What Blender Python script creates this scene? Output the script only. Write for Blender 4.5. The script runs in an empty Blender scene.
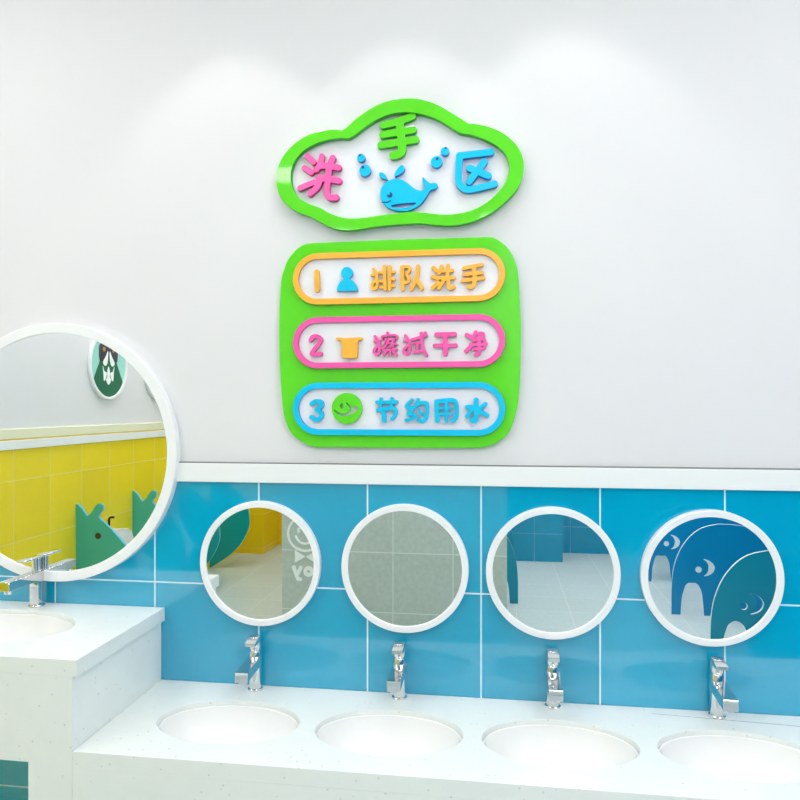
import bpy, bmesh, math, random
import numpy as np
from mathutils import Matrix, Vector
random.seed(4)
PI = math.pi
SC = bpy.context.scene
COL = SC.collection

# ------------------------------------------------------------------ measured camera (metres, z = 0 floor, sink wall at y = 0)
F, PSI, CX, CD, CYP, H = 697.59, -0.1397046, 1.24364, 1.82322, 407.289, 1.31
S_, C_ = math.sin(PSI), math.cos(PSI)

def onwall(x, y, Y):
    """picture measurement -> (X, Z) on the real plane y = Y"""
    t = (x - 400) / F
    dy = Y + CD
    dx = dy * (S_ + t * C_) / (C_ - t * S_)
    d = dx * S_ + dy * C_
    return (CX + dx, H - (y - CYP) * d / F)

def crop(x0, y0, k, pts):
    return [(x0 + x / k, y0 + y / k) for x, y in pts]

# ------------------------------------------------------------------ materials
def lin(c):
    return tuple(((v / 255) / 12.92 if v / 255 <= 0.04045 else ((v / 255 + 0.055) / 1.055) ** 2.4) for v in c) + (1,)

def pbr(name, rgb, rough=0.4, metal=0.0, spec=0.5, emit=None):
    m = bpy.data.materials.new(name)
    m.use_nodes = True
    b = m.node_tree.nodes['Principled BSDF']
    b.inputs['Base Color'].default_value = lin(rgb)
    b.inputs['Roughness'].default_value = rough
    b.inputs['Metallic'].default_value = metal
    b.inputs['Specular IOR Level'].default_value = spec
    if emit:
        b.inputs['Emission Color'].default_value = lin(rgb)
        b.inputs['Emission Strength'].default_value = emit
    return m

def nodes(m):
    nt = m.node_tree
    return nt, nt.nodes, nt.links, nt.nodes['Principled BSDF']

def mth(nt, op, a, b=None):
    n = nt.nodes.new('ShaderNodeMath')
    n.operation = op
    for i, v in enumerate((a, b)):
        if v is None:
            continue
        if isinstance(v, (int, float)):
            n.inputs[i].default_value = v
        else:
            nt.links.new(v, n.inputs[i])
    return n.outputs[0]

def mixc(nt, fac, a, b):
    n = nt.nodes.new('ShaderNodeMix')
    n.data_type = 'RGBA'
    nt.links.new(fac, n.inputs[0])
    for sock, v in ((n.inputs[6], a), (n.inputs[7], b)):
        if isinstance(v, tuple):
            sock.default_value = v
        else:
            nt.links.new(v, sock)
    return n.outputs[2]

def tile(name, rgb, grout, axes, size, off, gw=0.004, rough=0.14, spec=0.6, vary=0.05, grain=0.06, grain_scale=260, low=None, coat=0):
    m = pbr(name, rgb, rough, 0, spec)
    nt, N, L, B = nodes(m)
    pos = N.new('ShaderNodeNewGeometry').outputs['Position']
    sep = N.new('ShaderNodeSeparateXYZ')
    L.new(pos, sep.inputs[0])
    masks, ids = [], []
    for a, s, o in zip(axes, size, off):
        q = mth(nt, 'DIVIDE', mth(nt, 'SUBTRACT', sep.outputs[a], o), s)
        fr = mth(nt, 'FRACT', q)
        ids.append(mth(nt, 'FLOOR', q))
        masks.append(mth(nt, 'GREATER_THAN', mth(nt, 'ABSOLUTE', mth(nt, 'SUBTRACT', fr, 0.5)), 0.5 - gw / 2 / s))
    mask = mth(nt, 'MAXIMUM', masks[0], masks[1])
    comb = N.new('ShaderNodeCombineXYZ')
    L.new(ids[0], comb.inputs[0]); L.new(ids[1], comb.inputs[1])
    wn = N.new('ShaderNodeTexWhiteNoise'); wn.noise_dimensions = '3D'
    L.new(comb.outputs[0], wn.inputs['Vector'])
    nz = N.new('ShaderNodeTexNoise'); nz.inputs['Scale'].default_value = grain_scale; nz.inputs['Detail'].default_value = 3
    L.new(pos, nz.inputs['Vector'])
    v = mth(nt, 'ADD', mth(nt, 'MULTIPLY', mth(nt, 'SUBTRACT', wn.outputs['Value'], 0.5), vary * 2),
            mth(nt, 'MULTIPLY', mth(nt, 'SUBTRACT', nz.outputs['Fac'], 0.5), grain * 2))
    hsv = N.new('ShaderNodeHueSaturation')
    base = lin(rgb)
    if low:
        lo = mth(nt, 'LESS_THAN', sep.outputs[axes[1]], low[0])
        L.new(mixc(nt, lo, base, lin(low[1])), hsv.inputs['Color'])
    else:
        hsv.inputs['Color'].default_value = base
    L.new(mth(nt, 'ADD', v, 1.0), hsv.inputs['Value'])
    L.new(mixc(nt, mask, hsv.outputs['Color'], lin(grout)), B.inputs['Base Color'])
    L.new(mth(nt, 'ADD', mth(nt, 'MULTIPLY', mask, 0.5), rough), B.inputs['Roughness'])
    bp = N.new('ShaderNodeBump'); bp.inputs['Strength'].default_value = 0.25; bp.inputs['Distance'].default_value = 0.002
    L.new(mth(nt, 'SUBTRACT', 1.0, mask), bp.inputs['Height'])
    L.new(bp.outputs['Normal'], B.inputs['Normal'])
    if coat:
        B.inputs['Coat Weight'].default_value = coat; B.inputs['Coat Roughness'].default_value = 0.03; B.inputs['Coat IOR'].default_value = 1.6
    return m

def quartz(name, rgb, fleck, rough):
    m = pbr(name, rgb, rough, 0, 0.5)
    nt, N, L, B = nodes(m)
    tc = N.new('ShaderNodeNewGeometry').outputs['Position']
    col = None
    for scale, thr, f in ((66, 0.19, fleck), (34, 0.085, tuple(v - 18 for v in fleck))):
        vo = N.new('ShaderNodeTexVoronoi'); vo.inputs['Scale'].default_value = scale
        L.new(tc, vo.inputs['Vector'])
        sepc = N.new('ShaderNodeSeparateColor'); L.new(vo.outputs['Color'], sepc.inputs[0])
        rad = mth(nt, 'MULTIPLY', sepc.outputs[0], thr)
        k = mth(nt, 'LESS_THAN', vo.outputs['Distance'], rad)
        keep = mth(nt, 'GREATER_THAN', sepc.outputs[1], 0.45)
        k = mth(nt, 'MULTIPLY', k, keep)
        col = mixc(nt, k, lin(rgb) if col is None else col, lin(f))
    nz = N.new('ShaderNodeTexNoise'); nz.inputs['Scale'].default_value = 22; nz.inputs['Detail'].default_value = 5
    L.new(tc, nz.inputs['Vector'])
    hsv = N.new('ShaderNodeHueSaturation')
    L.new(col, hsv.inputs['Color'])
    L.new(mth(nt, 'ADD', mth(nt, 'MULTIPLY', mth(nt, 'SUBTRACT', nz.outputs['Fac'], 0.5), 0.06), 1.0), hsv.inputs['Value'])
    L.new(hsv.outputs['Color'], B.inputs['Base Color'])
    return m

def paint(name, rgb, rough=0.6):
    m = pbr(name, rgb, rough, 0, 0.3)
    nt, N, L, B = nodes(m)
    nz = N.new('ShaderNodeTexNoise'); nz.inputs['Scale'].default_value = 180
    L.new(N.new('ShaderNodeNewGeometry').outputs['Position'], nz.inputs['Vector'])
    bp = N.new('ShaderNodeBump'); bp.inputs['Strength'].default_value = 0.03; bp.inputs['Distance'].default_value = 0.001
    L.new(nz.outputs['Fac'], bp.inputs['Height']); L.new(bp.outputs['Normal'], B.inputs['Normal'])
    return m

M = {}
M['paint'] = paint('white_paint', (228, 227, 229))
M['ceiling'] = paint('ceiling_paint', (244, 245, 246))
M['trim'] = pbr('white_trim', (240, 242, 242), 0.35)
M['joint'] = pbr('grey_shadow_gap', (120, 122, 122), 0.7)
M['cream'] = pbr('cream_reflection_trim', (238, 236, 205), 0.4)
M['yellow_line'] = pbr('yellow_line', (245, 205, 70), 0.4)
M['blue_tile'] = tile('blue_glazed_tile', (0, 164, 204), (215, 238, 246), (0, 2), (0.30, 0.30), (0.0, 0.8255), rough=0.1, spec=0.7, coat=1.0, low=(0.5255, (0, 182, 206)))
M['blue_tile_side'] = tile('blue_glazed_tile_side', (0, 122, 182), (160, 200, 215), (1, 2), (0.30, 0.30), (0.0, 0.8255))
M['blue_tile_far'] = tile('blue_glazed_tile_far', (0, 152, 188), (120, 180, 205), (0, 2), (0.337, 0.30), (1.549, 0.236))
M['yellow_tile'] = tile('yellow_glazed_tile', (248, 222, 46), (240, 222, 130), (1, 2), (0.28, 0.30), (-1.303, 0.953), rough=0.2)
M['yellow_tile_far'] = tile('yellow_glazed_tile_far', (246, 208, 20), (235, 205, 80), (0, 2), (0.28, 0.30), (-1.08, 0.953), rough=0.2)
M['grey_tile'] = tile('grey_stone_tile', (196, 206, 198), (236, 242, 236), (0, 2), (0.337, 0.337), (0.659, 0.492), rough=0.45, spec=0.4, grain=0.16, grain_scale=45)
M['grey_tile_side'] = tile('grey_stone_tile_side', (196, 206, 198), (236, 242, 236), (1, 2), (0.337, 0.337), (-2.05, 0.492), rough=0.45, spec=0.4, grain=0.16, grain_scale=45)
M['floor'] = tile('floor_tile', (200, 211, 209), (226, 232, 229), (0, 1), (0.34, 0.34), (1.70, -2.1), gw=0.005, rough=0.35, spec=0.4, vary=0.03, grain=0.12, grain_scale=40)
M['quartz'] = quartz('white_quartz', (236, 239, 236), (214, 219, 214), 0.28)
M['ceramic'] = pbr('white_ceramic', (238, 238, 237), 0.12)
M['ring'] = pbr('white_mirror_frame', (242, 243, 244), 0.35)
M['mirror'] = pbr('mirror_glass', (242, 246, 245), 0.0, 1.0)
M['chrome'] = pbr('chrome', (225, 226, 226), 0.06, 1.0)
M['bronze'] = pbr('dark_bronze', (48, 36, 24), 0.35, 0.7)
M['green'] = pbr('green_acrylic', (96, 220, 36), 0.04)
M['green_shaded_side'] = pbr('green_acrylic_shaded_edge', (40, 170, 20), 0.3)
M['pink'] = pbr('pink_acrylic', (246, 92, 172), 0.2)
M['blue'] = pbr('sky_blue_acrylic', (0, 196, 238), 0.2)
M['pink_shaded_side'] = pbr('pink_acrylic_shaded_edge', (196, 36, 118), 0.3)
M['blue_shaded_side'] = pbr('sky_blue_acrylic_shaded_edge', (0, 112, 196), 0.3)
M['navy'] = pbr('navy_acrylic', (16, 60, 130), 0.3)
M['amber'] = pbr('amber_acrylic', (250, 184, 66), 0.2)
M['amber_shaded_side'] = pbr('amber_acrylic_shaded_edge', (214, 138, 28), 0.3)
M['white_acrylic'] = pbr('white_acrylic', (240, 241, 245), 0.15)
M['fish'] = pbr('sea_green_laminate', (70, 186, 168), 0.35)
M['fish_blue'] = pbr('teal_laminate', (0, 158, 164), 0.3)
M['fish_edge'] = pbr('light_blue_edge', (92, 190, 226), 0.4)
M['whale_blue'] = pbr('deep_blue_laminate', (0, 138, 192), 0.3)
M['whale_teal'] = pbr('blue_green_laminate', (0, 146, 172), 0.3)
M['white_edge'] = pbr('pale_edge', (222, 232, 232), 0.4)
M['pale_inset'] = pbr('pale_inset_laminate', (238, 243, 245), 0.4)
M['dark_inset'] = pbr('dark_inset_laminate', (16, 18, 24), 0.4)
M['brown'] = pbr('brown_eye', (72, 48, 28), 0.5)
M['letter_white'] = pbr('frosted_white_letter', (252, 254, 252), 0.5)
M['mint'] = pbr('mint_print', (160, 222, 208), 0.4)
M['apron_green'] = pbr('dark_green_print', (0, 104, 72), 0.4)
M['charcoal'] = pbr('charcoal_print', (52, 50, 64), 0.4)
M['gold'] = pbr('gold_print', (190, 150, 60), 0.4)
M['panel_glow'] = pbr('light_diffuser', (255, 252, 248), 0.5, emit=20)
M['wide_fill_glow'] = pbr('wide_fill_diffuser', (255, 253, 252), 0.5, emit=8)
M['rear_fill_glow'] = pbr('rear_fill_diffuser', (255, 253, 252), 0.5, emit=16)
M['side_fill_glow'] = pbr('side_fill_diffuser', (255, 253, 252), 0.5, emit=22)
M['soft_fill_glow'] = pbr('soft_fill_diffuser', (255, 253, 252), 0.5, emit=7)
M['spot_glow'] = pbr('spot_lens', (255, 252, 248), 0.5, emit=6)
M['dark_gap'] = pbr('dark_gap', (90, 96, 98), 0.8)

# ------------------------------------------------------------------ object helpers
def link(o, parent=None):
    COL.objects.link(o)
    if parent is not None:
        o.parent = parent
    return o

def tag(o, label, cat=None, group=None, kind=None):
    if label: o['label'] = label
    if cat: o['category'] = cat
    if group: o['group'] = group
    if kind: o['kind'] = kind
    return o

def thing(name, loc, label, cat, group=None, rz=0):
    o = bpy.data.objects.new(name, None)
    o.location = loc
    o.rotation_euler = (0, 0, rz)
    o.empty_display_size = 0.05
    link(o)
    return tag(o, label, cat, group)

def setmesh(name, me, mats, parent=None, loc=None):
    if not isinstance(mats, (list, tuple)): mats = [mats]
    me.name = name
    for m in mats:
        me.materials.append(m)
    o = bpy.data.objects.new(name, me)
    if loc is not None: o.location = loc
    return link(o, parent)

def obj(name, bm, mats, parent=None, loc=None, smooth=True):
    me = bpy.data.meshes.new(name)
    bmesh.ops.recalc_face_normals(bm, faces=bm.faces[:])
    bm.to_mesh(me); bm.free()
    if smooth:
        me.shade_smooth()
        me.set_sharp_from_angle(angle=math.radians(38))
    return setmesh(name, me, mats, parent, loc)

def struct(name, bm, mats, loc=None, smooth=False):
    o = obj(name, bm, mats, None, loc, smooth)
    o['kind'] = 'structure'
    return o

def box(bm, x0, x1, y0, y1, z0, z1, bev=0.0, mi=0, seg=2):
    vs = [bm.verts.new((x, y, z)) for x in (x0, x1) for y in (y0, y1) for z in (z0, z1)]
    idx = [(0, 1, 3, 2), (4, 6, 7, 5), (0, 4, 5, 1), (2, 3, 7, 6), (0, 2, 6, 4), (1, 5, 7, 3)]
    fs = [bm.faces.new([vs[i] for i in f]) for f in idx]
    for f in fs: f.material_index = mi
    if bev:
        es = list({e for f in fs for e in f.edges})
        r = bmesh.ops.bevel(bm, geom=es, offset=bev, segments=seg, profile=0.5, affect='EDGES')
        for f in r['faces']: f.material_index = mi
    return bm

def lathe(bm, prof, n=48, cx=0, cy=0, cz=0, sx=1, sy=1, axis='z', mi=0):
    """prof: list of (radius, height); open profile turned round an axis; radius 0 closes it"""
    rings = []
    for r, h in prof:
        ring = []
        m = 1 if r < 1e-7 else n
        for i in range(m):
            a = 2 * PI * i / n
            u, v = r * math.cos(a) * sx, r * math.sin(a) * sy
            p = {'z': (cx + u, cy + v, cz + h), 'y': (cx + u, cy + h, cz + v), 'x': (cx + h, cy + u, cz + v)}[axis]
            ring.append(bm.verts.new(p))
        rings.append(ring)
    for A, Bq in zip(rings, rings[1:]):
        for i in range(n):
            j = (i + 1) % n
            a = [A[i % len(A)], A[j % len(A)]] if len(A) > 1 else [A[0]]
            b = [Bq[j % len(Bq)], Bq[i % len(Bq)]] if len(Bq) > 1 else [Bq[0]]
            if len(a) + len(b) > 2:
                f = bm.faces.new(a + b); f.material_index = mi
    return bm

def tube(bm, pts, r, n=12):
    pts = [Vector(p) for p in pts]
    rings = []
    for i, p in enumerate(pts):
        d = (pts[min(i + 1, len(pts) - 1)] - pts[max(i - 1, 0)]).normalized()
        a = d.orthogonal().normalized()
        if i and rings:
            a = (lasta - d * lasta.dot(d)).normalized()
        lasta = a
        b = d.cross(a)
        rings.append([bm.verts.new(p + (a * math.cos(2 * PI * k / n) + b * math.sin(2 * PI * k / n)) * r) for k in range(n)])
    for A, Bq in zip(rings, rings[1:]):
        for i in range(n):
            bm.faces.new((A[i], A[(i + 1) % n], Bq[(i + 1) % n], Bq[i]))
    bm.faces.new(rings[0][::-1]); bm.faces.new(rings[-1])
    return bm

def smooth_loop(pts, closed=True, n=8):
    """Catmull-Rom"""
    out = []
    k = len(pts)
    rng = range(k) if closed else range(k - 1)
    for i in rng:
        g = (lambda j: pts[j % k]) if closed else (lambda j: pts[min(max(j, 0), k - 1)])
        p0, p1, p2, p3 = g(i - 1), g(i), g(i + 1), g(i + 2)
        for s in range(n):
            t = s / n
            out.append(tuple(0.5 * (2 * b + (c - a) * t + (2 * a - 5 * b + 4 * c - d) * t * t + (3 * b - a - 3 * c + d) * t ** 3)
                             for a, b, c, d in zip(p0, p1, p2, p3)))
    if not closed: out.append(pts[-1])
    return out

def circle(cx, cy, r, n=48, ry=None):
    ry = ry or r
    return [(cx + r * math.cos(2 * PI * i / n), cy + ry * math.sin(2 * PI * i / n)) for i in range(n)]

def stadium(x0, x1, y0, y1, n=20):
    r = (y1 - y0) / 2; cy = (y0 + y1) / 2
    return ([(x1 - r + r * math.cos(a), cy + r * math.sin(a)) for a in np.linspace(-PI / 2, PI / 2, n)] +
            [(x0 + r + r * math.cos(a), cy + r * math.sin(a)) for a in np.linspace(PI / 2, 3 * PI / 2, n)])

# --- distance-field outlines for stroke lettering (rounded strokes fused into one outline)
def stroke_loops(strokes, res=None, cut=()):
    pts = np.array([p for s, r in strokes for p in s]); rm = max(r for s, r in strokes)
    lo, hi = pts.min(0) - rm * 1.3, pts.max(0) + rm * 1.3
    h = res or min(r for s, r in strokes) / 5.5
    xs = np.arange(lo[0], hi[0] + h, h); ys = np.arange(lo[1], hi[1] + h, h)
    X, Y = np.meshgrid(xs, ys, indexing='ij')
    def sd(ss):
        D = np.full(X.shape, 1e9)
        for s, r in ss:
            if len(s) == 1: s = [s[0], s[0]]
            for (ax, ay), (bx, by) in zip(s, s[1:]):
                dx, dy = bx - ax, by - ay
                L2 = dx * dx + dy * dy or 1e-18
                t = np.clip(((X - ax) * dx + (Y - ay) * dy) / L2, 0, 1)
                D = np.minimum(D, np.hypot(X - ax - t * dx, Y - ay - t * dy) - r)
        return D
    D = sd(strokes)
    if cut: D = np.maximum(D, -sd(cut))
    D[np.abs(D) < h * 1e-4] = h * 1e-4
    D[0, :] = D[-1, :] = 1; D[:, 0] = D[:, -1] = 1
    return march(D, xs, ys)

def march(D, xs, ys):
    ins = D < 0
    nxt, P = {}, {}
    def pt(i, j, k, l):
        key = (i, j, k, l)
        if key not in P:
            a, b = D[i, j], D[k, l]; t = a / (a - b)
            P[key] = (xs[i] + (xs[k] - xs[i]) * t, ys[j] + (ys[l] - ys[j]) * t)
        return key
    mixed = ins[:-1, :-1].astype(int) + ins[1:, :-1] + ins[1:, 1:] + ins[:-1, 1:]
    for i, j in zip(*np.where((mixed > 0) & (mixed < 4))):
        E = [(i, j, i + 1, j), (i + 1, j, i + 1, j + 1), (i, j + 1, i + 1, j + 1), (i, j, i, j + 1)]
        c = [ins[i, j], ins[i + 1, j], ins[i + 1, j + 1], ins[i, j + 1]]
        outs, inn = [], []
        for e in range(4):
            a, b = c[e], c[(e + 1) % 4]
            if a and not b: outs.append(e)
            if b and not a: inn.append(e)
        if len(outs) == 1: prs = [(outs[0], inn[0])]
        else:
            cen = (D[i, j] + D[i + 1, j] + D[i + 1, j + 1] + D[i, j + 1]) < 0
            prs = [(o, (o + 1) % 4) if cen else (o, (o - 1) % 4) for o in outs]
        for o, q in prs:
            nxt[pt(*E[o])] = pt(*E[q])
    loops = []
    while nxt:
        k0, k = next(iter(nxt.items()))
        lp = [k0]; del nxt[k0]
        while k != k0 and k in nxt:
            lp.append(k); k = nxt.pop(k)
        if len(lp) > 5:
            L = [P[q] for q in lp]
            loops.append(thin(L))
    return loops

def thin(L, tol=None):
    A = np.array(L)
    n = len(A)
    tol = tol or 0.02 * np.ptp(A, axis=0).max() / 10
    far = int(np.argmax(((A - A[0]) ** 2).sum(1)))
    def dp(i, j):
        if j <= i + 1: return [i]
        a, b = A[i], A[j % n]
        d = b - a; l = np.hypot(*d) or 1e-12
        seg = A[i + 1:j]
        e = np.abs(d[0] * (seg[:, 1] - a[1]) - d[1] * (seg[:, 0] - a[0])) / l
        m = int(np.argmax(e))
        if e[m] < tol: return [i]
        m += i + 1
        return dp(i, m) + dp(m, j)
    idx = dp(0, far) + dp(far, n)
    return [tuple(A[i]) for i in idx]

def prism(loops, w0, w1, face='-y', bev=0.0008, seg=2):
    """fill closed 2-D loops (even-odd) and extrude from depth w0 to w1 (w grows toward the viewer of the face)"""
    cu = bpy.data.curves.new('outline', 'CURVE')
    cu.dimensions = '2D'; cu.fill_mode = 'BOTH'
    cu.extrude = (w1 - w0) / 2 - bev
    cu.bevel_depth = bev; cu.bevel_resolution = seg - 1; cu.offset = -bev
    for lp in loops:
        sp = cu.splines.new('POLY')
        sp.points.add(len(lp) - 1)
        for p, q in zip(sp.points, lp): p.co = (q[0], q[1], 0, 1)
        sp.use_cyclic_u = True
    ob = bpy.data.objects.new('outline', cu)
    me = bpy.data.meshes.new_from_object(ob)
    bpy.data.objects.remove(ob); bpy.data.curves.remove(cu)
    mid = (w0 + w1) / 2
    if face == '-y': Mx = Matrix(((1, 0, 0, 0), (0, 0, -1, -mid), (0, 1, 0, 0), (0, 0, 0, 1)))
    elif face == '+y': Mx = Matrix(((1, 0, 0, 0), (0, 0, 1, mid), (0, 1, 0, 0), (0, 0, 0, 1)))
    elif face == '+x': Mx = Matrix(((0, 0, 1, mid), (1, 0, 0, 0), (0, 1, 0, 0), (0, 0, 0, 1)))
    elif face == '+z': Mx = Matrix(((1, 0, 0, 0), (0, 1, 0, 0), (0, 0, 1, mid), (0, 0, 0, 1)))
    me.transform(Mx)
    bm = bmesh.new(); bm.from_mesh(me)
    bmesh.ops.remove_doubles(bm, verts=bm.verts[:], dist=1e-6)
    bmesh.ops.recalc_face_normals(bm, faces=bm.faces[:])
    for f in bm.faces: f.material_index = 0
    bm.to_mesh(me); bm.free()
    me.shade_smooth(); me.set_sharp_from_angle(angle=math.radians(30))
    for p in me.polygons:
        if abs(p.normal[{'-y': 1, '+y': 1, '+x': 0, '+z': 2}[face]]) > 0.98: p.use_smooth = False
    ax = {'-y': 1, '+y': 1, '+x': 0, '+z': 2}[face]
    return me, ax

def plate(name, loops, w0, w1, mat, parent=None, face='-y', bev=0.0008, side=None, loc=None):
    me, ax = prism(loops, w0, w1, face, bev)
    if side is not None:
        for p in me.polygons:
            if abs(p.normal[ax]) < 0.5: p.material_index = 1
        return setmesh(name, me, [mat, side], parent, loc)
    return setmesh(name, me, mat, parent, loc)

def dup(root, loc, label, group=None):
    r = root.copy(); COL.objects.link(r); r.location = loc
    r['label'] = label
    if group: r['group'] = group
    for ch in list(root.children):
        c = ch.copy(); COL.objects.link(c); c.parent = r
        for g in list(ch.children):
            d = g.copy(); COL.objects.link(d); d.parent = c
    return r

# ================================================================== ROOM
XL, XR, YF, ZC = -1.08, 3.38, -4.63, 2.75
TT = 1.106                     # top of the tiling

bm = bmesh.new()
box(bm, XL - 0.1, XR + 0.1, 0, 0.1, 0, TT, mi=1)
box(bm, XL - 0.1, XR + 0.1, 0, 0.1, TT, ZC, mi=0)
struct('wall_back', bm, [M['paint'], M['blue_tile']])
bm = bmesh.new()
box(bm, XL + 0.013, XR - 0.013, -0.010, 0, TT, 1.1575, 0.002)
box(bm, XL + 0.013, XR - 0.013, -0.0085, 0, 1.1575, 1.1605, mi=1)  # grey strip puts the shadow gap above the trim into colour
struct('trim_1', bm, [M['trim'], M['joint']])
bm = bmesh.new()
box(bm, XL - 0.1, XL, YF - 0.6, 0, 0, TT, mi=1)
box(bm, XL - 0.1, XL, YF - 0.6, 0, TT, ZC, mi=0)
struct('wall_left', bm, [M['paint'], M['yellow_tile']])
bm = bmesh.new()
box(bm, XL, XL + 0.012, -4.21, 0, TT, 1.150, 0.002, mi=0)
box(bm, XL, XL + 0.010, -4.21, 0, 1.150, 1.157, mi=1)
box(bm, XL, XL + 0.012, -4.21, 0, 1.157, 1.205, 0.002, mi=2)  # cream band paints a reflection in as trim colour
struct('trim_2', bm, [M['trim'], M['yellow_line'], M['cream']])
bm = bmesh.new()
box(bm, XR, XR + 0.1, YF - 0.6, 0, 0, TT, mi=1)
box(bm, XR, XR + 0.1, YF - 0.6, 0, TT, ZC, mi=0)
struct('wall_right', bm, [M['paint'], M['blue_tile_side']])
# far wall: yellow projecting pier, recess, blue projecting pier, blue recess
bm = bmesh.new()
box(bm, XL, XR, -5.0, YF, TT, ZC, mi=0)
box(bm, XL, 0.5, -5.0, YF, 0, TT, mi=1)
box(bm, 0.5, XR, -5.0, YF, 0, TT, mi=2)
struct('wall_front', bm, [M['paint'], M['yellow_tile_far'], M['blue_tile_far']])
def pier(name, x0, x1, y0, y1, mat):
    b = bmesh.new()
    box(b, x0, x1, y0, y1, 0, TT, mi=1); box(b, x0, x1, y0, y1, TT, ZC, mi=0)
    return struct(name, b, [M['paint'], mat])
pier('wall_front_pier', XL, -0.83, YF, -4.21, M['yellow_tile_far'])
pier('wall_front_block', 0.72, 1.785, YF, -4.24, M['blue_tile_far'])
bm = bmesh.new(); box(bm, XL - 0.1, XR + 0.1, -5.2, 0.1, -0.1, 0); struct('floor', bm, M['floor'])
bm = bmesh.new(); box(bm, XL - 0.1, XR + 0.1, -5.2, 0.1, ZC, ZC + 0.1); struct('ceiling', bm, M['ceiling'])
# grey tiled screen wall behind the viewer with the boys' sign, and the spine wall behind it
bm = bmesh.new(); box(bm, 0.015, 1.292, -2.232, -2.082, 0, 1.55); box(bm, 0.005, 1.302, -2.242, -2.072, 1.55, 1.58, 0.004, mi=1); struct('wall_middle', bm, [M['grey_tile'], M['trim']])
bm = bmesh.new(); box(bm, 0.58, 0.72, -4.24, -2.232, 0, 1.55); box(bm, 0.57, 0.73, -4.24, -2.242, 1.55, 1.58, 0.004, mi=1); struct('wall_spine', bm, [M['grey_tile_side'], M['trim']])

# ================================================================== COUNTERS
ZA, ZK, DEP = 0.756, 0.556, 0.41
KB = [0.602, 0.991, 1.380, 1.767]                 # basin centres along the low counter
def rect(x0, x1, y0, y1): return [(x0, y0), (x1, y0), (x1, y1), (x0, y1)]
BA, BB, BY = 0.1735, 0.1145, -0.2195
cl = thing('washbasin_counter', (-0.35, 0, 0), 'tall speckled white stone counter with one oval basin, under the big round mirror', 'counter')
P0 = Vector((-0.35, 0, 0))
AB = (-0.035, -0.212, 0.217, 0.136)
def shift(pts, dx, dy=0): return [(x - dx, y - dy) for x, y in pts]
me = plate('countertop', [shift(rect(XL + 0.001, 0.3297, -DEP, -0.0015), -0.35), shift(circle(AB[0], AB[1], AB[2], 72, AB[3]), -0.35)], ZA - 0.036, ZA, M['quartz'], cl, '+z', bev=0.0006)
for p in me.data.polygons: p.use_smooth = False
bm = bmesh.new(); box(bm, XL + 0.351, 0.3196 + 0.35, -DEP, -DEP + 0.03, 0.526, ZA - 0.036); obj('apron', bm, M['quartz'], cl)
bm = bmesh.new(); box(bm, 0.29 + 0.35, 0.3196 + 0.35, -DEP + 0.03, -0.0015, 0.526, ZA - 0.036); obj('side_panel', bm, M['quartz'], cl)
bm = bmesh.new(); box(bm, 0.215 + 0.35, 0.3196 + 0.35, -DEP, -0.0015, 0, 0.526); obj('support_panel', bm, M['quartz'], cl)
ck = thing('washbasin_counter', (1.4, 0, 0), 'low speckled white stone counter holding four oval basins in a row', 'counter')
XE = 2.50
me = plate('countertop', [shift(rect(0.3204, XE, -DEP, -0.0015), 1.4)] + [shift(circle(x, BY, BA, 72, BB), 1.4) for x in KB], ZK - 0.036, ZK, M['quartz'], ck, '+z', bev=0.0006)
for p in me.data.polygons: p.use_smooth = False
bm = bmesh.new(); box(bm, 0.3204 - 1.4, XE - 1.4, -DEP, -DEP + 0.03, 0.30, ZK - 0.036); obj('apron', bm, M['quartz'], ck)
bm = bmesh.new(); box(bm, XE - 0.04 - 1.4, XE - 1.4, -DEP + 0.03, -0.0015, 0, ZK - 0.036); obj('end_panel', bm, M['quartz'], ck)
# hairline joint of the rear filler strip
bm = bmesh.new()
vs = [bm.verts.new((x - 1.4, y, z)) for z in (ZK - 0.002, ZK + 0.0004) for x, y in ((1.62, -0.036), (2.10, -0.070), (2.10, -0.0713), (1.62, -0.0364))]
for f in ((0, 1, 2, 3), (7, 6, 5, 4), (0, 4, 5, 1), (1, 5, 6, 2), (2, 6, 7, 3), (3, 7, 4, 0)): bm.faces.new([vs[i] for i in f])
o = obj('joint_line', bm, M['dark_gap'], ck); o['label'] = 'thin dark hairline joint'

def basin(cx, cy, a, b, ztop, label):
    t = thing('washbasin', (cx, cy, ztop - 0.013), label, 'basin', 'oval undermount basins')
    bm = bmesh.new()
    k = b / a
    prof = [(a - 0.0012, 0.0), (a - 0.003, 0.0012), (a - 0.006, 0.0), (a - 0.012, -0.018), (a - 0.030, -0.055), (a - 0.065, -0.083), (a * 0.42, -0.100), (0.020, -0.106), (0, -0.1062)]
    outer = [(0, -0.120), (a * 0.42, -0.113), (a - 0.058, -0.095), (a - 0.020, -0.062), (a - 0.003, -0.022), (a - 0.0012, -0.010), (a - 0.0012, 0.0)]
    lathe(bm, prof + outer, n=72, sx=1, sy=k)
    bmesh.ops.remove_doubles(bm, verts=bm.verts[:], dist=1e-6)
    obj('bowl', bm, M['ceramic'], t)
    bm = bmesh.new(); lathe(bm, [(0, 0.004), (0.014, 0.004), (0.019, 0.002), (0.020, 0.0), (0, 0.0)], n=32, cz=-0.1062)
    o = obj('drain', bm, M['chrome'], t); o['label'] = 'round chrome drain'
    return t
basin(AB[0], AB[1], AB[2], AB[3], ZA, 'large white oval basin sunk in the tall counter under the big mirror')
basin(KB[0], BY, BA, BB, ZK, 'white oval basin beside the tall counter, first in the low row')
basin(KB[1], BY, BA, BB, ZK, 'white oval basin second from the tall counter in the low row')
basin(KB[2], BY, BA, BB, ZK, 'white oval basin third from the tall counter in the low row')
basin(KB[3], BY, BA, BB, ZK, 'white oval basin farthest from the tall counter, cut by the picture edge')

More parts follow.
